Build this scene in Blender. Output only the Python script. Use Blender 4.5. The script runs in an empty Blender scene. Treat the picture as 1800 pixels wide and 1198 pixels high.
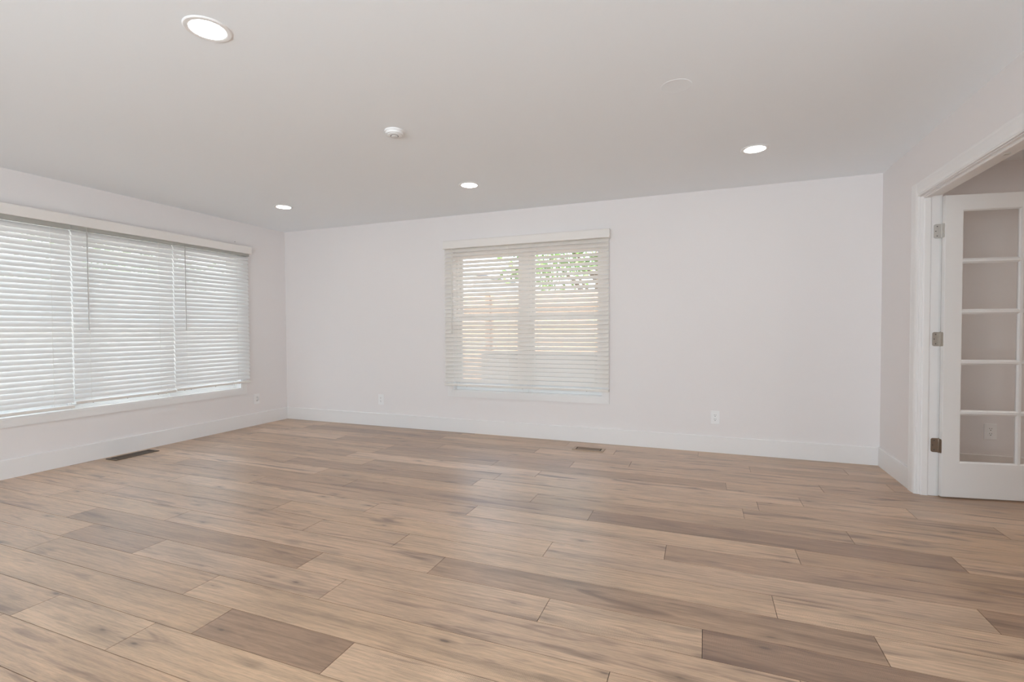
import bpy, bmesh, math, random
from mathutils import Vector, Matrix
random.seed(7)
C = bpy.context.scene.collection
SC = bpy.context.scene
PI = math.pi

# ------------------------------------------------------------------ camera
F_PX, YAW, PITCH, ROLL, CAM_H = 864.783, 0.3712003, -0.0229770, -0.0046668, 1.15487
cy_, sy_, cp_, sp_ = math.cos(YAW), math.sin(YAW), math.cos(PITCH), math.sin(PITCH)
fw = Vector((-sy_*cp_, cy_*cp_, sp_))
r0 = Vector((cy_, sy_, 0)); u0 = r0.cross(fw)
rt = r0*math.cos(ROLL) + u0*math.sin(ROLL); up = rt.cross(fw)
cam = bpy.data.cameras.new('camera')
cam.sensor_width = 36.0; cam.lens = F_PX/1800*36.0; cam.clip_start = 0.02; cam.clip_end = 300
cam_ob = bpy.data.objects.new('camera', cam); C.objects.link(cam_ob)
M = Matrix((rt, up, -fw)).transposed().to_4x4(); M.translation = Vector((0, 0, CAM_H))
cam_ob.matrix_world = M
SC.camera = cam_ob

# ------------------------------------------------------------------ view, world, sun, added fill lamp
SC.view_settings.view_transform = 'Standard'
SC.view_settings.look = 'None'
SC.view_settings.exposure = -0.57
SC.view_settings.gamma = 1.0
SC.view_settings.use_curve_mapping = False
try:
    SC.cycles.use_denoising = True
    SC.cycles.max_bounces = 16; SC.cycles.diffuse_bounces = 10; SC.cycles.glossy_bounces = 6
    SC.cycles.transparent_max_bounces = 16
    SC.cycles.sample_clamp_indirect = 8.0
except Exception:
    pass
LAMP = 36.0          # strength of the recessed lamps' diffusers
FILL = 230.0           # watts of the added fill lamp behind the camera
SKY = 6.0
w = bpy.data.worlds.new('sky'); SC.world = w; w.use_nodes = True
nt = w.node_tree; nt.nodes.clear()
wo = nt.nodes.new('ShaderNodeOutputWorld'); bg = nt.nodes.new('ShaderNodeBackground')
tc = nt.nodes.new('ShaderNodeTexCoord'); sx = nt.nodes.new('ShaderNodeSeparateXYZ')
rp = nt.nodes.new('ShaderNodeValToRGB')
nt.links.new(tc.outputs['Generated'], sx.inputs[0]); nt.links.new(sx.outputs['Z'], rp.inputs[0])
rp.color_ramp.elements[0].position = 0.0; rp.color_ramp.elements[0].color = (0.86, 0.94, 1.0, 1)
rp.color_ramp.elements[1].position = 0.6; rp.color_ramp.elements[1].color = (0.56, 0.77, 1.0, 1)
nt.links.new(rp.outputs[0], bg.inputs[0]); bg.inputs[1].default_value = SKY
nt.links.new(bg.outputs[0], wo.inputs[0])
sun = bpy.data.lights.new('sun', 'SUN'); sun.energy = 24.0; sun.angle = 0.01; sun.color = (1.0, 0.95, 0.88)
sun_ob = bpy.data.objects.new('sun', sun); C.objects.link(sun_ob)
sun_ob.rotation_euler = Vector((0.18, 1.0, -1.9)).to_track_quat('-Z', 'Y').to_euler()
sun_ob.location = (-3, -6, 9)
fill = bpy.data.lights.new('added_fill', 'AREA'); fill.shape = 'RECTANGLE'; fill.size = 4.4; fill.size_y = 1.9
fill.energy = FILL; fill.color = (0.83, 0.925, 1.0)
fill_ob = bpy.data.objects.new('added_fill', fill); C.objects.link(fill_ob)
fill_ob.location = (-0.75, -2.75, 0.95)      # unseen lamp added to brighten the ceiling, outside the added rear window
fill_ob.rotation_euler = Vector((0, 1, 1.8)).to_track_quat('-Z', 'Y').to_euler()

# ------------------------------------------------------------------ room dimensions (metres)
H = 2.44; XL, XR, YB, YF = -5.11501, 1.38443, 4.95376, -2.20
WT = 0.13; XR2 = 1.494; XR3 = 4.7

# ------------------------------------------------------------------ material helpers
def new_mat(name):
    m = bpy.data.materials.new(name); m.use_nodes = True
    n = m.node_tree; b = n.nodes['Principled BSDF']
    return m, n, b
def mat(name, col, rough=0.5, metal=0.0, spec=0.5, bump=0.0, bscale=200.0, var=0.0, vscale=3.0, stretch=None):
    m, n, b = new_mat(name)
    b.inputs['Roughness'].default_value = rough; b.inputs['Metallic'].default_value = metal
    b.inputs['Specular IOR Level'].default_value = spec
    b.inputs['Base Color'].default_value = (*col, 1)
    tcn = n.nodes.new('ShaderNodeTexCoord'); mp = n.nodes.new('ShaderNodeMapping')
    n.links.new(tcn.outputs['Object'], mp.inputs[0])
    if stretch: mp.inputs['Scale'].default_value = stretch
    if var > 0:
        no = n.nodes.new('ShaderNodeTexNoise'); no.inputs['Scale'].default_value = vscale; no.inputs['Detail'].default_value = 4
        n.links.new(mp.outputs[0], no.inputs['Vector'])
        mx = n.nodes.new('ShaderNodeMix'); mx.data_type = 'RGBA'
        mx.inputs[6].default_value = (*[c*(1-var) for c in col], 1); mx.inputs[7].default_value = (*[min(1, c*(1+var)) for c in col], 1)
        n.links.new(no.outputs[0], mx.inputs[0]); n.links.new(mx.outputs[2], b.inputs['Base Color'])
    if bump > 0:
        nb = n.nodes.new('ShaderNodeTexNoise'); nb.inputs['Scale'].default_value = bscale; nb.inputs['Detail'].default_value = 3
        bu = n.nodes.new('ShaderNodeBump'); bu.inputs['Strength'].default_value = bump; bu.inputs['Distance'].default_value = 0.002
        n.links.new(mp.outputs[0], nb.inputs['Vector']); n.links.new(nb.outputs[0], bu.inputs['Height']); n.links.new(bu.outputs[0], b.inputs['Normal'])
    return m
def glass_mat(name, tint=(1, 1, 1)):
    m, n, b = new_mat(name); n.nodes.remove(b)
    out = n.nodes['Material Output']
    tr = n.nodes.new('ShaderNodeBsdfTransparent'); tr.inputs[0].default_value = (*tint, 1)
    gl = n.nodes.new('ShaderNodeBsdfGlossy'); gl.inputs['Roughness'].default_value = 0.02
    fr = n.nodes.new('ShaderNodeFresnel'); ge = n.nodes.new('ShaderNodeNewGeometry')
    io = n.nodes.new('ShaderNodeMath'); io.operation = 'MULTIPLY_ADD'      # thin pane: same reflection from both faces
    io.inputs[1].default_value = 1/1.5 - 1.5; io.inputs[2].default_value = 1.5
    n.links.new(ge.outputs['Backfacing'], io.inputs[0]); n.links.new(io.outputs[0], fr.inputs[0])
    mx = n.nodes.new('ShaderNodeMixShader')
    n.links.new(fr.outputs[0], mx.inputs[0]); n.links.new(tr.outputs[0], mx.inputs[1]); n.links.new(gl.outputs[0], mx.inputs[2])
    n.links.new(mx.outputs[0], out.inputs['Surface'])
    return m
def emit_mat(name, col, s):
    m, n, b = new_mat(name)
    b.inputs['Base Color'].default_value = (0.9, 0.9, 0.9, 1)
    b.inputs['Emission Color'].default_value = (*col, 1); b.inputs['Emission Strength'].default_value = s
    return m

def wood_floor():
    m, n, b = new_mat('oak_plank_floor'); L = n.links.new; N = n.nodes.new
    def math_(op, a, bb=None, clamp=False):
        x = N('ShaderNodeMath'); x.operation = op; x.use_clamp = clamp
        for i, v in enumerate((a, bb)):
            if v is None: continue
            if isinstance(v, (int, float)): x.inputs[i].default_value = v
            else: L(v, x.inputs[i])
        return x.outputs[0]
    def ramp(fac, stops):
        x = N('ShaderNodeValToRGB'); L(fac, x.inputs[0]); e = x.color_ramp.elements
        while len(e) < len(stops): e.new(0.5)
        for el, (p, c) in zip(e, stops):
            el.position = p; el.color = (*c, 1) if isinstance(c, tuple) else (c, c, c, 1)
        return x.outputs[0]
    def noise(vec, scale, detail=4, rough=0.55, dist=0.0):
        x = N('ShaderNodeTexNoise'); L(vec, x.inputs['Vector'])
        x.inputs['Scale'].default_value = scale; x.inputs['Detail'].default_value = detail
        x.inputs['Roughness'].default_value = rough; x.inputs['Distortion'].default_value = dist
        return x.outputs[0]
    def mapping(vec, sc):
        x = N('ShaderNodeMapping'); L(vec, x.inputs[0]); x.inputs['Scale'].default_value = sc
        return x.outputs[0]
    def mix(fac, a, c, mode='MIX'):
        x = N('ShaderNodeMix'); x.data_type = 'RGBA'; x.blend_type = mode
        if isinstance(fac, (int, float)): x.inputs[0].default_value = fac
        else: L(fac, x.inputs[0])
        for i, v in ((6, a), (7, c)):
            if isinstance(v, tuple): x.inputs[i].default_value = (*v, 1)
            else: L(v, x.inputs[i])
        return x.outputs[2]
    t = N('ShaderNodeTexCoord')
    at = N('ShaderNodeAttribute'); at.attribute_name = 'plank'      # R tone, G seed, B hue
    sep = N('ShaderNodeSeparateColor'); L(at.outputs['Color'], sep.inputs[0])
    tone, seed, hue = sep.outputs[0], sep.outputs[1], sep.outputs[2]
    off = N('ShaderNodeCombineXYZ'); L(math_('MULTIPLY', seed, 37.0), off.inputs[0]); L(math_('MULTIPLY', seed, 91.0), off.inputs[1]); L(math_('MULTIPLY', seed, 53.0), off.inputs[2])
    va = N('ShaderNodeVectorMath'); va.operation = 'ADD'; L(t.outputs['Object'], va.inputs[0]); L(off.outputs[0], va.inputs[1])
    v = va.outputs[0]
    # broad figure, cathedral grain, fine pores
    broad = noise(mapping(v, (1.1, 7.0, 1.0)), 1.0, 3, 0.5, 0.6)
    mid = noise(mapping(v, (2.6, 42.0, 1.0)), 1.0, 5, 0.6, 0.9)
    fine = noise(mapping(v, (14.0, 190.0, 1.0)), 1.0, 4, 0.65)
    wv = N('ShaderNodeTexWave'); wv.wave_type = 'BANDS'; wv.bands_direction = 'Y'
    L(mapping(v, (0.55, 9.0, 1.0)), wv.inputs['Vector']); wv.inputs['Scale'].default_value = 1.6
    wv.inputs['Distortion'].default_value = 9.0; wv.inputs['Detail'].default_value = 3; wv.inputs['Detail Scale'].default_value = 0.8
    base = ramp(tone, [(0.0, (0.24, 0.134, 0.082)), (0.5, (0.556, 0.370, 0.229)), (1.0, (0.735, 0.526, 0.358))])
    base = mix(math_('MULTIPLY', hue, 0.5), base, mix(1.0, base, (0.98, 0.99, 1.10), 'MULTIPLY'))
    c = mix(1.0, base, ramp(broad, [(0.28, 0.76), (0.50, 1.0), (0.75, 1.14)]), 'MULTIPLY')
    c = mix(0.75, c, mix(1.0, c, ramp(mid, [(0.30, 0.68), (0.55, 1.0), (0.8, 1.15)]), 'MULTIPLY'))
    c = mix(0.30, c, mix(1.0, c, ramp(wv.outputs[0], [(0.0, 0.80), (0.5, 1.0), (1.0, 1.08)]), 'MULTIPLY'))
    c = mix(0.75, c, mix(1.0, c, ramp(fine, [(0.30, 0.66), (0.55, 1.0), (0.8, 1.1)]), 'MULTIPLY'))
    # dark smoky streaks
    st = noise(mapping(v, (1.3, 13.0, 1.0)), 1.0, 3, 0.55, 1.2)
    c = mix(ramp(st, [(0.57, 0.0), (0.71, 0.75)]), c, (0.145, 0.082, 0.058))
    # knots
    vo = N('ShaderNodeTexVoronoi'); vo.feature = 'F1'; L(mapping(v, (2.9, 8.5, 1.0)), vo.inputs['Vector']); vo.inputs['Scale'].default_value = 1.0
    kn = math_('ADD', vo.outputs['Distance'], math_('MULTIPLY', noise(mapping(v, (10, 30, 1)), 1.0, 3), 0.12))
    c = mix(ramp(kn, [(0.085, 0.85), (0.13, 0.35), (0.30, 0.0)]), c, (0.105, 0.066, 0.047))
    # saw marks across the grain, in patches
    sw = N('ShaderNodeTexWave'); sw.wave_type = 'BANDS'; sw.bands_direction = 'X'; L(v, sw.inputs['Vector'])
    sw.inputs['Scale'].default_value = 52.0; sw.inputs['Distortion'].default_value = 4.0; sw.inputs['Detail'].default_value = 2; sw.inputs['Detail Scale'].default_value = 2.0
    pm = ramp(noise(mapping(v, (0.8, 6.0, 1.0)), 1.0, 2), [(0.52, 0.0), (0.62, 0.42)])
    c = mix(pm, c, mix(1.0, c, ramp(sw.outputs[0], [(0.0, 0.70), (0.6, 1.12)]), 'MULTIPLY'))
    L(c, b.inputs['Base Color'])
    rr = math_('ADD', math_('MULTIPLY', fine, 0.16), 0.29)
    L(rr, b.inputs['Roughness']); b.inputs['Specular IOR Level'].default_value = 0.5; b.inputs['Coat Weight'].default_value = 0.55; b.inputs['Coat Roughness'].default_value = 0.40
    bu = N('ShaderNodeBump'); bu.inputs['Strength'].default_value = 0.10; bu.inputs['Distance'].default_value = 0.001
    L(fine, bu.inputs['Height']); L(bu.outputs[0], b.inputs['Normal'])
    return m

M_WALL = mat('wall_paint', (0.828, 0.800, 0.795), 0.62, spec=0.25, bump=0.25, bscale=90.0)
M_CEIL = mat('ceiling_paint', (0.90, 0.94, 0.975), 0.75, spec=0.2, bump=0.15, bscale=70.0)
M_TRIM = mat('white_trim_paint', (0.84, 0.83, 0.825), 0.34, spec=0.45)
M_DOOR = mat('door_paint', (0.80, 0.795, 0.79), 0.36, spec=0.45)
M_SLAT = mat('blind_slat_vinyl', (0.815, 0.785, 0.745), 0.38, spec=0.45)
M_SLATW = mat('bright_blind_slat_vinyl', (0.79, 0.79, 0.785), 0.38, spec=0.45)
M_RAIL = mat('blind_rail_vinyl', (0.80, 0.765, 0.72), 0.40, spec=0.4)
M_VAL = mat('valance_vinyl', (0.83, 0.80, 0.77), 0.42, spec=0.4)
M_HEAD_SHADE = mat('shaded_head_rail', (0.42, 0.415, 0.385), 0.5)  # dark grey carries the valance's shade on the left head rails
M_CORD = mat('ladder_cord', (0.86, 0.85, 0.82), 0.7)
M_WAND = mat('tilt_wand_plastic', (0.44, 0.42, 0.40), 0.25, spec=0.6)
M_WANDW = mat('pull_cord_cotton', (0.80, 0.78, 0.73), 0.6)
M_VINYL = mat('window_vinyl', (0.85, 0.86, 0.86), 0.35)
M_PLAST = mat('white_plastic', (0.87, 0.87, 0.87), 0.33)
M_DARK = mat('dark_void', (0.03, 0.026, 0.022), 0.8)
M_GREYSLOT = mat('grey_slot', (0.12, 0.115, 0.11), 0.7)
M_NICKEL = mat('satin_nickel', (0.62, 0.60, 0.57), 0.42, metal=0.6, var=0.06, vscale=60)
M_AGED = mat('aged_nickel', (0.47, 0.43, 0.38), 0.40, metal=0.7, var=0.12, vscale=50)
M_BRONZE = mat('bronze_nickel', (0.33, 0.27, 0.22), 0.38, metal=1.0, var=0.12, vscale=40)
M_VENTB = mat('vent_brown_metal', (0.11, 0.078, 0.050), 0.42, metal=0.3)
M_VENTT = mat('vent_tan_wood', (0.42, 0.31, 0.225), 0.45, var=0.12, vscale=8, stretch=(1, 12, 1))
M_VENTL = mat('vent_louver_tan', (0.27, 0.195, 0.14), 0.5)
M_GAP = mat('plank_gap', (0.05, 0.035, 0.026), 0.8)
M_WOOD = wood_floor()
M_GLASS = glass_mat('window_glass', (0.97, 0.985, 0.98))
M_DGLASS = glass_mat('door_glass', (0.96, 0.96, 0.955))
M_LAMP = emit_mat('lamp_diffuser', (1.0, 0.995, 0.99), LAMP)
M_LAMP_ADDED = emit_mat('added_lamp_diffuser', (1.0, 0.93, 0.84), 260.0)  # for the unseen lamps added in the next room
M_FENCE = mat('cedar_fence', (0.60, 0.40, 0.28), 0.8, var=0.12, vscale=3, stretch=(6, 6, 0.6))
M_FRAIL = mat('fence_rail_wood', (0.30, 0.20, 0.14), 0.85, var=0.12, vscale=5)
M_GROUND = mat('pale_concrete', (0.74, 0.735, 0.72), 0.9, var=0.15, vscale=14)
M_MULCH = mat('bark_mulch', (0.27, 0.185, 0.13), 0.95, var=0.4, vscale=18)
M_LEDGE = mat('pale_block_wall', (0.36, 0.36, 0.36), 0.85, var=0.06, vscale=6)
M_BARK = mat('bark', (0.16, 0.12, 0.09), 0.9, bump=0.6, bscale=30)
M_LEAF = mat('green_leaf', (0.16, 0.30, 0.07), 0.55, var=0.35, vscale=2.5)
M_STUCCO = mat('neighbour_stucco', (0.55, 0.57, 0.58), 0.9, var=0.04, vscale=5)
M_ROOF = mat('neighbour_shingle', (0.22, 0.22, 0.23), 0.9, var=0.2, vscale=8)

# ------------------------------------------------------------------ mesh helpers
def box(bm, x0, x1, y0, y1, z0, z1, bev=0.0, mi=0):
    g = bmesh.ops.create_cube(bm, size=1.0); vs = g['verts']
    for v in vs:
        v.co = Vector((x0 + (v.co.x+.5)*(x1-x0), y0 + (v.co.y+.5)*(y1-y0), z0 + (v.co.z+.5)*(z1-z0)))
    fs = {f for v in vs for f in v.link_faces}
    for f in fs: f.material_index = mi
    if bev > 0:
        es = {e for v in vs for e in v.link_edges}
        bmesh.ops.bevel(bm, geom=list(es), offset=bev, segments=2, affect='EDGES', profile=0.5)
    return vs
def prism(bm, pts, axis, a0, a1):
    """extrude the closed 2D outline pts along axis ('x','y','z') from a0 to a1"""
    def P(p, a):
        if axis == 'x': return Vector((a, p[0], p[1]))
        if axis == 'y': return Vector((p[0], a, p[1]))
        return Vector((p[0], p[1], a))
    A = [bm.verts.new(P(p, a0)) for p in pts]; B = [bm.verts.new(P(p, a1)) for p in pts]
    n = len(pts)
    bm.faces.new(A[::-1]); bm.faces.new(B)
    for i in range(n): bm.faces.new((A[i], A[(i+1) % n], B[(i+1) % n], B[i]))
def lathe(bm, prof, seg=48, c=(0, 0, 0), cap=True):
    rings = []
    for r, z in prof:
        rings.append([bm.verts.new((c[0]+r*math.cos(2*PI*i/seg), c[1]+r*math.sin(2*PI*i/seg), c[2]+z)) for i in range(seg)])
    for a, b in zip(rings, rings[1:]):
        for i in range(seg): bm.faces.new((a[i], a[(i+1) % seg], b[(i+1) % seg], b[i]))
    if cap: bm.faces.new(rings[-1])
    return rings
def tube(bm, pts, r, seg=8):
    pts = [Vector(p) for p in pts]; rings = []
    for i, p in enumerate(pts):
        d = (pts[min(i+1, len(pts)-1)] - pts[max(i-1, 0)]).normalized()
        a = d.cross(Vector((0.31, 0.95, 0.07))).normalized(); b = d.cross(a)
        rr = r[i] if isinstance(r, (list, tuple)) else r
        rings.append([bm.verts.new(p + a*rr*math.cos(2*PI*k/seg) + b*rr*math.sin(2*PI*k/seg)) for k in range(seg)])
    for A, B in zip(rings, rings[1:]):
        for k in range(seg): bm.faces.new((A[k], A[(k+1) % seg], B[(k+1) % seg], B[k]))
    bm.faces.new(rings[0][::-1]); bm.faces.new(rings[-1])
def BM(): return bmesh.new()
def obj(name, bm, mats, parent=None, smooth=False, loc=None, rz=0.0):
    bmesh.ops.recalc_face_normals(bm, faces=bm.faces)
    me = bpy.data.meshes.new(name); bm.to_mesh(me); bm.free()
    for m in (mats if isinstance(mats, (list, tuple)) else [mats]): me.materials.append(m)
    if smooth:
        for p in me.polygons: p.use_smooth = True
        try: me.set_sharp_from_angle(angle=math.radians(35))
        except Exception: pass
    o = bpy.data.objects.new(name, me); C.objects.link(o)
    if parent: o.parent = parent
    if loc is not None: o.location = loc
    o.rotation_euler = (0, 0, rz)
    return o
def tag(o, label, cat, group=None):
    o['label'] = label; o['category'] = cat
    if group: o['group'] = group
    return o
def thing(name, label, cat, loc=(0, 0, 0), rz=0.0, group=None):
    o = bpy.data.objects.new(name, None); C.objects.link(o); o.empty_display_size = 0.1
    o.location = loc; o.rotation_euler = (0, 0, rz)
    return tag(o, label, cat, group)
def struct(o, label, cat):
    o['kind'] = 'structure'; o['label'] = label; o['category'] = cat
    return o
def dup(root, loc, rz, label, group=None):
    r = root.copy(); C.objects.link(r); r.location = loc; r.rotation_euler = (0, 0, rz); r['label'] = label
    if group: r['group'] = group
    for ch in list(root.children):
        c = ch.copy(); C.objects.link(c); c.parent = r
        for g in list(ch.children):
            d = g.copy(); C.objects.link(d); d.parent = c
    return r

# ------------------------------------------------------------------ floor
PW, PY0 = 0.181, 1.0995          # plank width and one seam line
JOINTS = {0: [-2.63, -2.02], 1: [-1.82, -1.20], 2: [-2.13, -0.29], 3: [-3.40, -2.77, -1.54], 4: [-3.70, -1.84, -0.61, 0.0],
          5: [-3.07, -1.22, 0.60], 6: [-2.16, -1.55, 0.28], 7: [-2.60, -0.76, 1.05], 8: [-2.01, -0.18], 9: [-1.38, 0.45],
          10: [-0.65, 1.17], 11: [0.76], 14: [0.61, 1.21], 18: [0.36], 19: [1.07]}
TONES = {(4, -3.70): .30, (4, -1.84): .62, (1, -1.82): .22, (1, -1.20): .72, (5, -1.22): .30, (5, 0.60): .74, (4, 0.0): .16, (4, -0.61): .66,
         (10, -0.65): .16, (10, 1.17): .60, (6, -1.55): .60, (6, 0.28): .66, (7, 1.05): .2, (7, -0.76): .66, (0, -2.02): .62, (0, -2.63): .66,
         (3, -1.54): .60, (3, -2.77): .64, (8, -0.18): .33, (8, -2.01): .58, (9, 0.45): .34, (9, -1.38): .60, (2, -0.29): .55, (2, -2.13): .60,
         (11, 0.76): .5}
FX0, FX1 = XL - 0.05, XR3
bm = BM(); col = bm.loops.layers.float_color.new('plank'); G = 0.0012
v = [bm.verts.new(p) for p in ((FX0, YF-.05, -.0025), (FX1, YF-.05, -.0025), (FX1, YB+.05, -.0025), (FX0, YB+.05, -.0025))]
f = bm.faces.new(v); f.material_index = 1
v = [bm.verts.new(p) for p in ((FX0, YF-.05, -.1), (FX1, YF-.05, -.1), (FX1, YB+.05, -.1), (FX0, YB+.05, -.1))]
f = bm.faces.new(v); f.material_index = 1
rnd = random.Random(11)
row = int(math.floor((YF - PY0)/PW))
while PY0 + row*PW < YB:
    ya, yb = PY0 + row*PW, PY0 + (row+1)*PW
    ya2, yb2 = max(ya, YF-.05), min(yb, YB+.02)
    js = list(JOINTS.get(row, [rnd.uniform(-2.2, -0.4)]))
    x = js[0]
    while x > FX0: x -= rnd.choice((1.84, 1.84, 1.23, 1.84)); js.insert(0, x)
    x = js[-1]
    while x < FX1: x += rnd.choice((1.84, 1.84, 1.23, 1.84)); js.append(x)
    for a, b in zip(js, js[1:]):
        a2, b2 = max(a, FX0), min(b, FX1)
        if b2 - a2 < 0.01: continue
        tone = TONES.get((row, round(a, 2)), min(0.85, max(0.15, rnd.gauss(0.52, 0.15))))
        seed, hue = rnd.random(), rnd.random()
        vs = [bm.verts.new((px, py, 0)) for px, py in ((a2+G, ya2+G), (b2-G, ya2+G), (b2-G, yb2-G), (a2+G, yb2-G))]
        f = bm.faces.new(vs); f.material_index = 0
        for l in f.loops: l[col] = (tone, seed, hue, 1)
        low = [bm.verts.new((q.co.x + (.0006 if q.co.x > (a2+b2)/2 else -.0006), q.co.y + (.0006 if q.co.y > (ya2+yb2)/2 else -.0006), -.0025)) for q in vs]
        for i in range(4):
            g = bm.faces.new((vs[i], low[i], low[(i+1) % 4], vs[(i+1) % 4])); g.material_index = 0
            for l in g.loops: l[col] = (tone*.4, seed, hue, 1)
    row += 1
struct(obj('floor', bm, [M_WOOD, M_GAP]), 'light oak plank floor running across the whole room', 'floor')

# ------------------------------------------------------------------ ceiling and walls
bm = BM(); box(bm, XL-WT, XR3+WT, YF-WT, YB+WT, H, H+.12)
struct(obj('ceiling', bm, M_CEIL), 'flat white painted ceiling with recessed lights', 'ceiling')
W1 = (1.75, 4.27, 0.465, 2.05)       # left window opening: y0, y1, z0, z1
W2 = (-2.645, -0.940, 0.465, 2.05)   # back window opening: x0, x1, z0, z1
def wall_with_hole(name, span, hole, place, label, thick=WT):
    bm = BM(); a0, a1 = span; h0, h1, z0, z1 = hole
    for p, q, r, s in ((a0, h0, 0, H), (h1, a1, 0, H), (h0, h1, 0, z0), (h0, h1, z1, H)):
        place(bm, p, q, r, s)
    return struct(obj(name, bm, M_WALL), label, 'wall')
wall_with_hole('wall_left', (YF-WT, YB+WT), W1, lambda b, p, q, r, s: box(b, XL-WT, XL, p, q, r, s), 'white wall on the left with the wide three blind window')
wall_with_hole('wall_back', (XL-WT, XR3+WT), W2, lambda b, p, q, r, s: box(b, p, q, YB, YB+WT, r, s), 'white far wall with the single blind window')
DY1, DY0, DZ = 4.185, 2.42, 2.052    # doorway in the right wall: far jamb, near jamb, head
bm = BM()
box(bm, XR, XR2, DY1+.018, YB+.01, 0, H); box(bm, XR, XR2, DY0-.018, DY1+.018, DZ+.018, H); box(bm, XR, XR2, YF-WT, DY0-.018, 0, H)
struct(obj('wall_right', bm, M_WALL), 'white wall on the right with the wide cased doorway', 'wall')
wall_with_hole('wall_front', (XL-WT, XR+.05), (-3.0, 1.25, 0.20, 2.30), lambda b, p, q, r, s: box(b, p, q, YF-WT, YF, r, s), 'white wall behind the camera')
bm = BM(); box(bm, XR3, XR3+WT, 0.5, YB+WT, 0, H); box(bm, XR2, XR3+WT, 0.4, 0.5, 0, H)
struct(obj('wall_side', bm, M_WALL), 'white walls of the next room beyond the french door', 'wall')

# ------------------------------------------------------------------ baseboards
BH, BT = 0.152, 0.015
def base_profile(s):     # s=+1: thickness grows with the first coordinate
    return [(0, 0), (s*BT, 0), (s*BT, BH-.004), (s*(BT-.004), BH), (0, BH)]
bm = BM(); prism(bm, [(XL+p, q) for p, q in base_profile(1)], 'y', YF, YB)
struct(obj('baseboard_left', bm, M_TRIM), 'tall white baseboard under the left window', 'baseboard')
bm = BM(); prism(bm, [(YB+p, q) for p, q in base_profile(-1)], 'x', XL, XR)
struct(obj('baseboard_back', bm, M_TRIM), 'tall white baseboard along the far wall', 'baseboard')
bm = BM(); prism(bm, [(XR+p, q) for p, q in base_profile(-1)], 'y', 4.279, YB)
struct(obj('baseboard_right', bm, M_TRIM), 'short white baseboard between corner and doorway', 'baseboard')
bm = BM(); prism(bm, [(YB+p, q) for p, q in base_profile(-1)], 'x', XR2, XR3)
struct(obj('baseboard_side', bm, M_TRIM), 'white baseboard seen through the lowest door pane', 'baseboard')

# ------------------------------------------------------------------ windows (local frame: x along wall, y outward, z up)
def make_window(name, label, loc, rz, u0, u1, z0, z1, mull, cas=0.062):
    root = bpy.data.objects.new(name, None); C.objects.link(root); root.location = loc; root.rotation_euler = (0, 0, rz)
    struct(root, label, 'window')
    # mitred picture-frame casing
    T = 0.017; o0, o1, p0, p1 = u0-cas, u1+cas, z0-cas, z1+cas
    bm = BM()
    def quad_prism(q):
        A = [bm.verts.new((x, -T, z)) for x, z in q]; B = [bm.verts.new((x, 0, z)) for x, z in q]
        bm.faces.new(A); bm.faces.new(B[::-1])
        for i in range(4): bm.faces.new((A[i], B[i], B[(i+1) % 4], A[(i+1) % 4]))
    e = 0.0004
    quad_prism([(o0, p0), (o1, p0), (u1, z0), (u0, z0)]); quad_prism([(o0, p1), (u0, z1), (u1, z1), (o1, p1)])
    quad_prism([(o0, p0+e), (u0, z0+e), (u0, z1-e), (o0, p1-e)]); quad_prism([(o1, p0+e), (o1, p1-e), (u1, z1-e), (u1, z0+e)])
    obj('casing', bm, M_TRIM, root)
    bm = BM(); t = 0.014
    box(bm, u0, u1, -.012, .10, z0, z0+t); box(bm, u0, u1, -.012, .10, z1-t, z1)
    box(bm, u0, u0+t, -.012, .10, z0+t, z1-t); box(bm, u1-t, u1, -.012, .10, z0+t, z1-t)
    obj('jamb_liner', bm, M_TRIM, root)
    a0, a1, b0, b1 = u0+t, u1-t, z0+t, z1-t
    edges = [a0] + [m for mm in mull for m in (mm-.035, mm+.035)] + [a1]
    for mm in mull:
        bm = BM(); box(bm, mm-.035, mm+.035, .05, .14, b0, b1, .003); obj('mullion', bm, M_VINYL, root)
    zm = 1.285
    for i in range(0, len(edges), 2):
        c0, c1 = edges[i], edges[i+1]
        bm = BM(); fwid = 0.026
        box(bm, c0, c1, .06, .135, b0, b0+fwid, .002); box(bm, c0, c1, .06, .135, b1-fwid, b1, .002)
        box(bm, c0, c0+fwid, .06, .135, b0+fwid, b1-fwid, .002); box(bm, c1-fwid, c1, .06, .135, b0+fwid, b1-fwid, .002)
        fr = obj('window_frame', bm, M_VINYL, root)
        for (s0, s1, y0) in ((b0+fwid, zm+.022, .070), (zm-.022, b1-fwid, .100)):
            bm = BM(); sw = 0.036; sb = 0.066 if s0 < 1 else sw
            box(bm, c0+fwid, c1-fwid, y0, y0+.028, s0, s0+sb, .002); box(bm, c0+fwid, c1-fwid, y0, y0+.028, s1-sw, s1, .002)
            box(bm, c0+fwid, c0+fwid+sw, y0, y0+.028, s0+sb, s1-sw, .002); box(bm, c1-fwid-sw, c1-fwid, y0, y0+.028, s0+sb, s1-sw, .002)
            sh = obj('sash', bm, M_VINYL, root)
            bm = BM(); vs = [bm.verts.new((x, y0+.014, z)) for x, z in ((c0+fwid+sw-.004, s0+sb-.004), (c1-fwid-sw+.004, s0+sb-.004), (c1-fwid-sw+.004, s1-sw+.004), (c0+fwid+sw-.004, s1-sw+.004))]
            bm.faces.new(vs); obj('glass_pane', bm, M_GLASS, sh)
    return root
make_window('window_1', 'wide white three part window on the left wall behind three blinds', (XL, 0, 0), PI/2, W1[0], W1[1], W1[2], W1[3], (2.645, 3.495))
make_window('window_2', 'white twin window on the far wall behind one blind', (0, YB, 0), 0, W2[0], W2[1], W2[2], W2[3], (-1.7925,))

make_window('added_window', 'large white window added unseen in the wall behind the camera', (0, YF, 0), PI, -1.25, 3.0, 0.20, 2.30, (0.875,))  # unseen window added to frame the opening the fill lamp shines through

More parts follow.
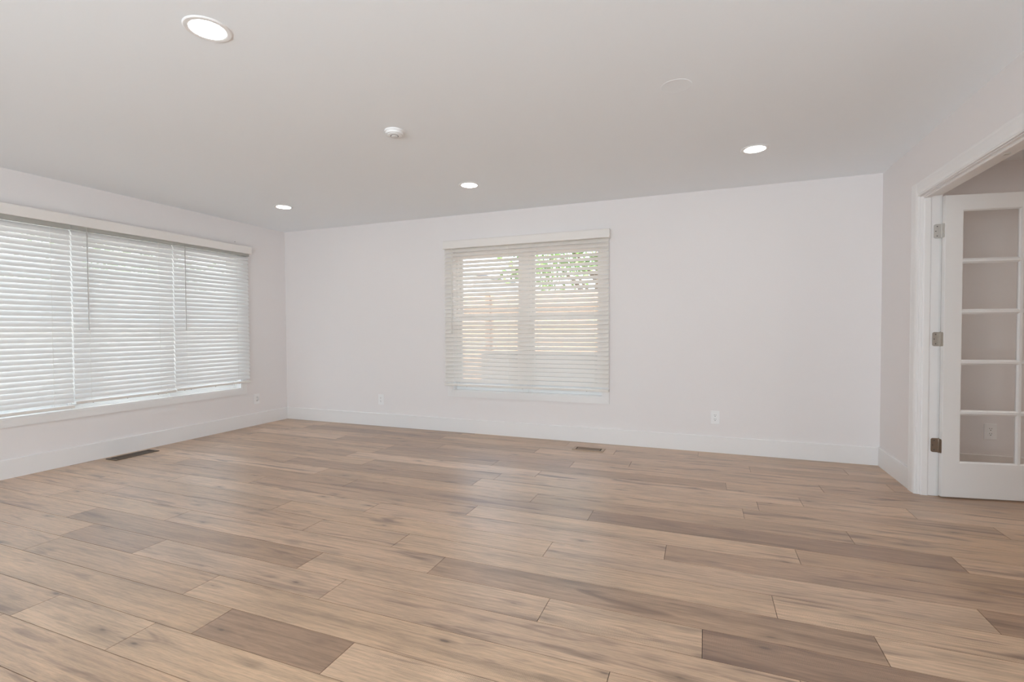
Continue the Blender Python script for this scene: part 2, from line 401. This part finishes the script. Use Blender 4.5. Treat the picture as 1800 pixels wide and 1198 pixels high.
# ------------------------------------------------------------------ blinds (local frame as windows; y negative = into the room)
def slat_section(tilt, wid=0.052, th=0.0028, crown=0.0028):
    """outline of one slat: room edge (negative y) down, window edge up"""
    n = 6; top, bot = [], []
    for i in range(n+1):
        s = -wid/2 + wid*i/n; h = crown*(1-(2*s/wid)**2)
        top.append((s, h+th/2)); bot.append((s, h-th/2))
    pts = bot + top[::-1]; c, s_ = math.cos(tilt), math.sin(tilt)
    return [(y*c - z*s_, y*s_ + z*c) for y, z in pts]
def blind(name, label, loc, rz, u0, u1, ztop, zrail, pitch, tilt, ladders, wand=None, group=None, yc=-0.050, buttons=(), jit=0.010, rail=None):
    root = thing(name, label, 'window blind', loc, rz, group)
    R = random.Random(int((u0+50)*1000))
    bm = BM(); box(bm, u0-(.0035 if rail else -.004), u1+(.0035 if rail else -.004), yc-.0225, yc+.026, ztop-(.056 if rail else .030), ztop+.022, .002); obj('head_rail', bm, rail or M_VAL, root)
    bm = BM(); z = ztop - (.082 if rail else .050); zl = zrail + .066
    cnt = round((z - zl)/pitch); pitch = (z - zl)/cnt
    for _ in range(cnt+1):
        sec = slat_section(tilt + R.gauss(0, jit)); dz = R.gauss(0, .0006)
        prism(bm, [(yc+y, z+dz+q) for y, q in sec], 'x', u0 + R.uniform(0, .0012), u1 - R.uniform(0, .0012))
        z -= pitch
    obj('slats', bm, M_SLATW if rail else M_SLAT, root, smooth=True)
    bm = BM()
    sec = [(-.025, .003), (-.022, 0), (.022, 0), (.025, .003), (.025, .018), (.019, .024), (-.019, .024), (-.025, .018)]
    prism(bm, [(yc+y, zrail+q) for y, q in sec], 'x', u0, u1)
    br = obj('bottom_rail', bm, M_RAIL, root)
    for ux in buttons:
        bm = BM(); lathe(bm, [(.006, .001), (.006, -.004), (.003, -.006)], 12, (ux, yc, zrail)); obj('rail_button', bm, M_BRONZE, br)
    e = .025*math.cos(tilt) + .0022
    for ux in ladders:
        bm = BM(); zz = ztop-.02
        for sgn in (-1, 1):
            tube(bm, [(ux, yc+sgn*e, zz), (ux, yc+sgn*e, zrail+.012)], .0010, 6)
        obj('ladder_cord', bm, M_CORD, root)
    if wand:
        kind, ux, zb = wand
        bm = BM()
        if kind == 'wand':
            tube(bm, [(ux, yc-.027, 2.061), (ux, yc-.031, 2.045), (ux-.002, yc-.034, zb+.05), (ux-.002, yc-.034, zb)], [.0016, .0034, .0034, .0046], 8)
            obj('tilt_wand', bm, M_WAND, root, smooth=True)
        else:
            tube(bm, [(ux, yc-.031, ztop), (ux-.003, yc-.034, zb+.045)], .0022, 8); tube(bm, [(ux+.007, yc-.031, ztop), (ux+.002, yc-.034, zb+.045)], .0018, 8)
            lathe(bm, [(.002, .05), (.005, .04), (.0075, .006), (.006, 0)], 14, (ux-.001, yc-.034, zb))
            obj('pull_cord', bm, M_WANDW, root, smooth=True)
    return root
GL = 'blinds in the left window'
TL = math.radians(60)
blind('window_blind', 'white slatted blind cut by the left picture edge, its bottom rail lowest', (XL, 0, 0), PI/2, 1.700, 2.570, 2.085, .500, .0442, TL, (1.84, 2.43), None, GL, buttons=(2.0,), rail=M_HEAD_SHADE)
blind('window_blind', 'white slatted blind in the middle of the three in the left window', (XL, 0, 0), PI/2, 2.579, 3.444, 2.090, .530, .0442, TL, (2.700, 3.300), ('wand', 2.684, 1.168), GL, buttons=(2.72, 3.0, 3.28), rail=M_HEAD_SHADE)
blind('window_blind', 'white slatted blind nearest the room corner in the left window', (XL, 0, 0), PI/2, 3.452, 4.340, 2.094, .541, .0442, TL, (3.572, 4.180), ('wand', 3.558, 1.160), GL, buttons=(3.55, 3.62, 3.9, 4.2), rail=M_HEAD_SHADE)
WB = blind('window_blind', 'wide white slatted blind alone in the far wall window, slats partly open', (0, YB, 0), 0, -2.716, -0.877, 2.088, .530, .0456, math.radians(47), (-2.60, -1.946, -1.627, -1.019), ('cord', -2.618, 1.118), None, buttons=(-2.45, -1.79, -1.1), jit=.006)
def valance(root, u0, u1, z0, z1, front):
    prof = [(front, z0+.004), (front, z1-.012), (front+.003, z1-.004), (front+.008, z1), (front+.012, z1), (front+.012, z0), (front+.004, z0)]
    bm = BM(); prism(bm, prof, 'x', u0, u1); fb = obj('valance_board', bm, M_VAL, root)
    for a in (u0, u1-.010):
        bm = BM(); box(bm, a, a+.010, front+.0125, -.0005, z0, z1-.002, .001); obj('end_return', bm, M_VAL, root)
valance(thing('valance', 'long white valance board above the three left blinds', 'valance', (XL, 0, 0), PI/2), 1.66, 4.365, 2.066, 2.155, -.088)
valance(WB, -2.722, -.866, 2.058, 2.147, -.085)

# ------------------------------------------------------------------ doorway trim
root = bpy.data.objects.new('door_1', None); C.objects.link(root)
struct(root, 'white cased doorway in the right wall', 'doorway')
CT, CW = 0.021, 0.093
def casing_prof(s):
    # across the width (0 inner edge .. CW outer), thickness
    return [(0, 0), (0, CT*.62), (.006, CT*.80), (.012, CT*.62), (.016, CT*.62), (.026, CT*.80), (.060, CT*.92), (.075, CT*.92), (.081, CT), (CW-.003, CT), (CW, CT-.003), (CW, 0)]
for side, xw, s in (('room', XR, -1), ('far', XR2, 1)):
    bm = BM(); prism(bm, [(xw+s*t, DY1+.005+a) for a, t in casing_prof(s)], 'z', 0, DZ+.005+CW)
    obj('side_casing', bm, M_TRIM, root)
    bm = BM(); prism(bm, [(xw+s*t, DY0-.005-a) for a, t in casing_prof(s)], 'z', 0, DZ+.005+CW)
    obj('side_casing', bm, M_TRIM, root)
    bm = BM(); prism(bm, [(xw+s*t, DZ+.005+a) for a, t in casing_prof(s)], 'y', DY0-.005, DY1+.005)
    obj('head_casing', bm, M_TRIM, root)
bm = BM()
box(bm, XR-.001, XR2+.001, DY1, DY1+.018, 0, DZ+.018, .0008); obj('side_jamb', bm, M_TRIM, root)
bm = BM(); box(bm, XR-.001, XR2+.001, DY0-.018, DY0, 0, DZ+.018, .0008); obj('side_jamb', bm, M_TRIM, root)
bm = BM(); box(bm, XR-.001, XR2+.001, DY0, DY1, DZ, DZ+.018, .0008); obj('head_jamb', bm, M_TRIM, root)
def stop_prof(): return [(1.402, 0), (1.402, .007), (1.409, .011), (1.440, .011), (1.446, .007), (1.446, 0)]
bm = BM(); prism(bm, [(x, DY1-t) for x, t in stop_prof()], 'z', 0, DZ-.011); obj('door_stop', bm, M_TRIM, root)
bm = BM(); prism(bm, [(x, DY0+t) for x, t in stop_prof()], 'z', 0, DZ-.011); obj('door_stop', bm, M_TRIM, root)
bm = BM(); prism(bm, [(x, DZ-t) for x, t in stop_prof()], 'y', DY0+.0, DY1-.0); obj('door_stop', bm, M_TRIM, root)
bm = BM(); box(bm, 1.425, 1.450, 3.26, 3.29, DZ-.016, DZ-.0112, .001); obj('ball_catch', bm, M_NICKEL, root)

# ------------------------------------------------------------------ french door leaf, swung into the next room
ANG = math.radians(9.6)
door = thing('french_door', 'white glazed french door standing open into the next room', 'door', (1.509, 4.144, 0), ANG)
LW, LT, LZ0, LZ1, ST = 0.865, 0.035, 0.009, 2.040, 0.102
PZ0, PZ1 = 0.243, 1.940; PX = [ST, ST+.3265, ST+.3265+.024, LW-ST]
bm = BM()
ov = [(0, LZ0), (LW, LZ0), (LW, LZ1), (0, LZ1)]; iv = [(ST, PZ0), (LW-ST, PZ0), (LW-ST, PZ1), (ST, PZ1)]; e = .0018
fo = [[bm.verts.new((x + (e if x == 0 else -e)*k, y, z + (e if z == LZ0 else -e)*k)) for x, z in ov] for y, k in ((0, 1), (e, 0), (LT-e, 0), (LT, 1))]
fi = [[bm.verts.new((x, y, z)) for x, z in iv] for y in (0, LT)]
for i in range(4):
    j = (i+1) % 4
    for a, b in zip(fo, fo[1:]): bm.faces.new((a[i], a[j], b[j], b[i]))
    bm.faces.new((fo[0][i], fi[0][i], fi[0][j], fo[0][j])); bm.faces.new((fo[3][i], fo[3][j], fi[1][j], fi[1][i]))
    bm.faces.new((fi[0][i], fi[1][i], fi[1][j], fi[0][j]))
obj('door_frame', bm, M_DOOR, door)
pitch = (PZ1-PZ0)/5
bm = BM()
def muntin(bm, axis, c, a0, a1, h=0.017):
    pr = [(-h, .0175), (-h, .012), (-h*.55, .0065), (-h*.4, .0025), (h*.4, .0025), (h*.55, .0065), (h, .012), (h, .0175), (h, .023), (h*.55, .0285), (h*.4, .0325), (-h*.4, .0325), (-h*.55, .0285), (-h, .023)]
    if axis == 'x': prism(bm, [(y, c+q) for q, y in pr], 'x', a0, a1)
    else: prism(bm, [(c+q, y) for q, y in pr], 'z', a0, a1)
for k in range(1, 5): muntin(bm, 'x', PZ0+k*pitch, ST, LW-ST)
muntin(bm, 'z', (PX[1]+PX[2])/2, PZ0, PZ1, .016)
obj('muntins', bm, M_DOOR, door)
bm = BM()   # sloped glazing bead around the lite
def bead(bm, pts, axis, a0, a1): prism(bm, pts, axis, a0, a1)
for y0, s in ((0.0015, 1), (LT-.0015, -1)):
    bead(bm, [(y0, PZ0-.001), (y0+s*.011, PZ0-.001), (y0+s*.011, PZ0+.009), (y0+s*.004, PZ0+.004)], 'x', ST, LW-ST)
    bead(bm, [(y0, PZ1+.001), (y0+s*.011, PZ1+.001), (y0+s*.011, PZ1-.009), (y0+s*.004, PZ1-.004)], 'x', ST, LW-ST)
    bead(bm, [(ST-.001, y0), (ST-.001, y0+s*.011), (ST+.009, y0+s*.011), (ST+.004, y0+s*.004)], 'z', PZ0, PZ1)
    bead(bm, [(LW-ST+.001, y0), (LW-ST+.001, y0+s*.011), (LW-ST-.009, y0+s*.011), (LW-ST-.004, y0+s*.004)], 'z', PZ0, PZ1)
obj('glazing_bead', bm, M_DOOR, door)
for k in range(5):
    for xa, xb in ((PX[0], PX[1]), (PX[2], PX[3])):
        bm = BM(); za, zb = PZ0+k*pitch+.003, PZ0+(k+1)*pitch-.003
        vs = [bm.verts.new((x, LT/2, z)) for x, z in ((xa, za), (xb, za), (xb, zb), (xa, zb))]; bm.faces.new(vs)
        obj('glass_pane', bm, M_DGLASS, door)
inv = Matrix.Rotation(-ANG, 4, 'Z') @ Matrix.Translation((-1.509, -4.144, 0))
def rounded(x0, x1, z0, z1, r, right=False):
    """outline in (x,z) with the corners on one side rounded"""
    pts = []
    def arc(cx, cz, a0):
        for i in range(6): a = a0 + i*PI/10; pts.append((cx + r*math.cos(a), cz + r*math.sin(a)))
    if right:
        pts += [(x0, z0)]; arc(x1-r, z0+r, -PI/2); arc(x1-r, z1-r, 0); pts += [(x0, z1)]
    else:
        pts += [(x1, z1)]; arc(x0+r, z1-r, PI/2); arc(x0+r, z0+r, PI); pts += [(x1, z0)]
    return pts
for zc, mm, lab in ((1.810, M_NICKEL, 'bright nickel hinge'), (1.077, M_AGED, None), (0.350, M_BRONZE, 'dark bronze hinge')):
    hg = bpy.data.objects.new('hinge', None); C.objects.link(hg); hg.parent = door
    if lab: hg['label'] = lab
    bm = BM(); prism(bm, rounded(1.460, 1.4995, zc-.048, zc+.048, .012), 'y', 4.1805, 4.1848)
    for v in bm.verts: v.co = inv @ v.co
    jp = obj('jamb_plate', bm, mm, hg)
    bm = BM(); prism(bm, [(y, z) for y, z in rounded(.004, .0345, zc-.048, zc+.048, .010)], 'x', -.0022, .0015)
    obj('leaf_plate', bm, mm, hg)
    bm = BM(); pc = inv @ Vector((1.5035, 4.1790, 0))
    lathe(bm, [(.0001, -.050), (.0045, -.050), (.0052, -.048), (.0052, -.0165), (.0047, -.016), (.0052, -.0155), (.0052, .0155), (.0047, .016), (.0052, .0165), (.0052, .048), (.0035, .051), (.0001, .052)], 16, (pc.x, pc.y, zc))
    obj('hinge_knuckle', bm, mm, hg, smooth=True)
    bm = BM()
    for dx, dz in ((1.478, .032), (1.470, 0), (1.478, -.032)):
        vs = [(dx + .0036*math.cos(i*PI/5), zc+dz + .0036*math.sin(i*PI/5)) for i in range(10)]
        prism(bm, vs, 'y', 4.1796, 4.1806)
    for v in bm.verts: v.co = inv @ v.co
    obj('hinge_screw', bm, M_GREYSLOT, hg)

# ------------------------------------------------------------------ recessed lights
def light_fixture(loc, label, lamp=None):
    t = thing('recessed_light', label, 'ceiling light', loc, 0, 'recessed ceiling lights')
    bm = BM(); lathe(bm, [(.0925, 0), (.0925, -.002), (.0885, -.0055), (.078, -.0065), (.0705, -.0045), (.0695, -.002)], 64, cap=False); obj('trim_ring', bm, M_PLAST, t, smooth=True)
    bm = BM(); lathe(bm, [(.0700, -.0015), (.0700, -.0035), (.050, -.0050), (.025, -.0058), (.004, -.006)], 48); obj('diffuser', bm, lamp or M_LAMP, t, smooth=True)
    return t
L0 = light_fixture((-1.972, 1.512, H), 'bright round recessed light nearest the camera, large at the upper left')
dup(L0, (-4.070, 3.933, H), 0, 'small round recessed light near the far left corner above the left window')
dup(L0, (-1.943, 3.964, H), 0, 'small round recessed light on the ceiling before the far wall window')
dup(L0, (0.338, 3.944, H), 0, 'round recessed light at the right, nearest the doorway wall')
L1 = light_fixture((3.3, 3.5, H), 'round recessed light added to brighten the next room, outside the picture', M_LAMP_ADDED)  # unseen lamps added to brighten what shows through the door glass
dup(L1, (3.3, 2.1, H), 0, 'round recessed light added to brighten the next room, outside the picture')
for x, y in ((-4.07, 1.512), (0.338, 1.512), (-4.07, -0.93), (-1.96, -0.93), (0.338, -0.93)):  # unseen lamps added for room light; the nearer two complete the visible grid
    dup(L0, (x, y, H), 0, 'round recessed light added on the part of the ceiling outside the picture')

# ------------------------------------------------------------------ smoke detector, blank plate
t = thing('smoke_detector', 'round white smoke detector on the ceiling left of the middle', 'smoke detector', (-1.866, 2.718, H))
bm = BM(); lathe(bm, [(.064, 0), (.064, -.006), (.062, -.009), (.056, -.010)], 48); obj('mounting_base', bm, M_PLAST, t, smooth=True)
bm = BM(); lathe(bm, [(.0575, -.0095), (.0575, -.020), (.055, -.024), (.047, -.026), (.046, -.0245)], 48); obj('detector_body', bm, M_PLAST, t, smooth=True)
bm = BM(); lathe(bm, [(.0455, -.0245), (.0455, -.0285), (.043, -.030), (.026, -.0315), (.0255, -.030)], 48); obj('vent_ring', bm, M_PLAST, t, smooth=True)
bm = BM(); lathe(bm, [(.0252, -.0300), (.0252, -.0315), (.0215, -.0318), (.0210, -.029)], 40); obj('dark_groove', bm, M_GREYSLOT, t, smooth=True)
bm = BM(); lathe(bm, [(.0208, -.029), (.0208, -.0345), (.018, -.036), (.001, -.0365)], 40); obj('test_button', bm, M_PLAST, t, smooth=True)
bm = BM(); lathe(bm, [(.079, 0), (.079, -.0007), (.0770, -.0015), (.0745, -.0012), (.002, -.0013)], 56)
tag(obj('blank_ceiling_plate', bm, M_CEIL, None, True, (-.140, 2.777, H)), 'faint round painted cover plate flush on the ceiling right of the middle', 'cover plate')

# ------------------------------------------------------------------ wall outlets (local: x along wall, y outward)
def outlet(loc, rz, label, w_=.078, h_=.124, black=True):
    t = thing('wall_outlet', label, 'outlet', loc, rz, 'wall outlets')
    bm = BM(); box(bm, -w_/2, w_/2, -.006, -.0001, -h_/2, h_/2, .0022); obj('cover_plate', bm, M_PLAST, t)
    for s in (-1, 1):
        bm = BM(); o = []
        for i in range(24):
            a = 2*PI*i/24; o.append((.0172*math.cos(a), s*.0195 + max(-.0143, min(.0143, .0172*math.sin(a)))))
        prism(bm, o, 'y', -.0082, -.0058); rc = obj('receptacle', bm, M_PLAST, t)
        bm = BM()
        box(bm, -.0078, -.0050, -.0086, -.0080, s*.0195+.001, s*.0195+.0095); box(bm, .0050, .0078, -.0086, -.0080, s*.0195+.001, s*.0195+.0095)
        prism(bm, [(.0034*math.cos(i*PI/6), s*.0195-.0075+.0034*math.sin(i*PI/6)) for i in range(12)], 'y', -.0086, -.0080)
        obj('plug_slot', bm, M_GREYSLOT, rc)
    bm = BM(); prism(bm, [(.003*math.cos(i*PI/6), .003*math.sin(i*PI/6)) for i in range(12)], 'y', -.0068, -.0058); obj('plate_screw', bm, M_PLAST, t)
    return t
O0 = outlet((-3.630, YB, .319), 0, 'white outlet low on the far wall left of the window')
dup(O0, (0.104, YB, .327), 0, 'white outlet low on the far wall right of the window')
dup(O0, (XL, 4.478, .321), PI/2, 'white outlet on the left wall beside the room corner')
dup(O0, (2.105, YB, .337), 0, 'white outlet in the next room seen through the lowest door pane')

# ------------------------------------------------------------------ floor vents
def vent(label, x0, x1, y0, y1, long_x, mf, ml, nslat, ends):
    cx, cy = (x0+x1)/2, (y0+y1)/2; L_, W_ = (x1-x0, y1-y0) if long_x else (y1-y0, x1-x0)
    t = thing('floor_vent', label, 'floor vent', (cx, cy, 0), 0 if long_x else PI/2, 'floor vents')
    a, b, fr = L_/2, W_/2, .022
    bm = BM()
    for p in ((-a, a, -b, -b+fr), (-a, a, b-fr, b), (-a, -a+fr*1.3, -b+fr, b-fr), (a-fr*1.3, a, -b+fr, b-fr)): box(bm, p[0], p[1], p[2], p[3], .0003, .0055, .0012)
    obj('vent_frame', bm, mf, t)
    bm = BM(); box(bm, -a+.02, a-.02, -b+.015, b-.015, .0002, .0008); obj('vent_well', bm, M_DARK, t)
    bm = BM(); i0, i1 = -a+fr*1.3+ends, a-fr*1.3-ends
    for k in range(nslat):
        x = i0 + (i1-i0)*(k+.5)/nslat; h = (i1-i0)/nslat*.36
        prism(bm, [(x-h, .0048), (x+h*.5, .0048), (x+h, .0012), (x-h*.5, .0012)], 'y', -b+fr, b-fr)
    box(bm, i0, i1, -.0025, .0025, .0012, .0046)
    obj('louvers', bm, ml, t)
    return t
vent('tan floor vent in front of the far wall right of the window', -1.176, -.876, 4.590, 4.726, True, M_VENTT, M_VENTL, 26, .010)
vent('dark brown floor vent along the baseboard under the left window', -5.040, -4.892, 2.790, 3.168, False, M_VENTB, M_VENTB, 28, .012)

# small nail left in the wall
bm = BM(); tube(bm, [(XL-.002, 4.209, 2.196), (XL+.008, 4.209, 2.197), (XL+.010, 4.209, 2.197)], [.002, .002, .004], 10)
tag(obj('wall_nail', bm, M_BRONZE), 'tiny dark nail in the wall above the left valance', 'nail')

# ------------------------------------------------------------------ outdoors, seen between the slats
bm = BM(); box(bm, -22, XL-WT, -12, YB+WT+21, -.4, -.25)
struct(obj('ground', bm, M_GROUND), 'pale ground outside the left window', 'ground')
bm = BM(); box(bm, XL-WT, 14, YB+WT, 26, -.4, -.25)
struct(obj('ground', bm, M_MULCH), 'brown mulch bed outside the far wall window', 'ground')
bm = BM(); box(bm, XL-.75, XR3+.6, YB+WT, YB+WT+.85, 2.50, 2.62); box(bm, XL-WT-.60, XL-WT, YF-.6, YB+WT, 2.50, 2.62)
box(bm, XL-WT-.6, XR3+.6, YF-4.2, YB+WT+.85, 2.62, 2.75)  # rear overhang added out of view to block sky and sun
struct(obj('roof', bm, M_TRIM), 'white roof eave outside above the windows, with an added unseen rear overhang', 'roof')
def fence(label, loc, rz, n, top):
    t = thing('wooden_fence', label, 'fence', loc, rz, 'wooden fences outside')
    bw, gap = .142, .004; bm = BM(); R = random.Random(n)
    for i in range(n):
        x = i*(bw+gap); box(bm, x, x+bw, 0, .018, -.25, top + R.uniform(-.006, .006))
    obj('fence_boards', bm, M_FENCE, t)
    for zc in (.05, 1.50):
        bm = BM(); box(bm, 0, n*(bw+gap), -.042, -.001, zc-.06, zc+.06, .003); obj('fence_rail', bm, M_FRAIL, t)
    for k in range(0, n, 17):
        bm = BM(); box(bm, k*(bw+gap)+.02, k*(bw+gap)+.11, -.095, -.043, -.25, top+.05, .004); obj('fence_post', bm, M_FRAIL, t)
    return t
fence('brown board fence in the yard behind the far wall window', (-8.75, 8.4, 0), 0, 84, 1.80)
fence('brown board fence in the yard beyond the left window', (-9.2, -4.0, 0), PI/2, 84, 1.62)
bm = BM(); box(bm, -2.83, 1.5, 6.10, 6.32, -.25, .84, .012)
tag(obj('garden_wall', bm, M_LEDGE), 'low pale garden wall outside the far wall window', 'garden wall')
# neighbour's house
hs = thing('neighbour_house', 'grey house beyond the fence at the left of the far wall window', 'house', (-8.6, 13.0, -.25))
bm = BM(); box(bm, -3.2, 2.35, 0, 5, 0, 3.0); obj('house_wall', bm, M_STUCCO, hs)
bm = BM(); prism(bm, [(-3.3, 3.0), (2.40, 3.0), (2.40, 3.08), (-3.3, 3.35)], 'y', -.05, 5.1); obj('house_roof', bm, M_ROOF, hs)
# tree
def tree(label, loc, rx, ry, rz_, zc, n, seed, trunk_h, leaf=.075):
    t = thing('leafy_tree', label, 'tree', loc, 0, 'trees outside')
    R = random.Random(seed); bm = BM()
    tube(bm, [(0, 0, -.25), (.04, .02, .8), (-.03, .05, 1.7), (.05, 0, trunk_h)], [.12, .10, .08, .05], 10)
    for k in range(9):
        a = R.uniform(0, 2*PI); z0 = R.uniform(1.5, trunk_h); e = Vector((math.cos(a)*rx*.8, math.sin(a)*ry*.8, zc - z0 + R.uniform(-.4, .6)*rz_))
        p = Vector((0, 0, z0)); tube(bm, [p, p + e*.5 + Vector((0, 0, .1)), p + e], [.04, .025, .01], 7)
    obj('trunk', bm, M_BARK, t, smooth=True)
    bm = BM(); cl = [Vector((R.uniform(-1, 1), R.uniform(-1, 1), R.uniform(-1, 1))) for _ in range(26)]
    for i in range(n):
        c = R.choice(cl); d = Vector((R.gauss(0, .20), R.gauss(0, .20), R.gauss(0, .20)))
        p = Vector(((c.x+d.x)*rx, (c.y+d.y)*ry, zc + (c.z+d.z)*rz_))
        a = Vector((R.gauss(0, 1), R.gauss(0, 1), R.gauss(0, 1))).normalized(); b = a.cross(Vector((R.gauss(0, 1), R.gauss(0, 1), R.gauss(0, 1)))).normalized()
        s = leaf*R.uniform(.7, 1.3)
        vs = [bm.verts.new(p+a*s), bm.verts.new(p+b*s*.42), bm.verts.new(p-a*s), bm.verts.new(p-b*s*.42)]
        bm.faces.new(vs)
    obj('foliage', bm, M_LEAF, t)
tree('leafy green tree beyond the fence at the right of the far wall window', (-2.15, 10.6, 0), 1.35, 1.2, .78, 2.86, 2600, 5, 2.4)
tree('leafy green tree beyond the left window', (-11.3, 3.6, 0), 1.7, 3.0, 1.0, 3.0, 6500, 9, 2.6)
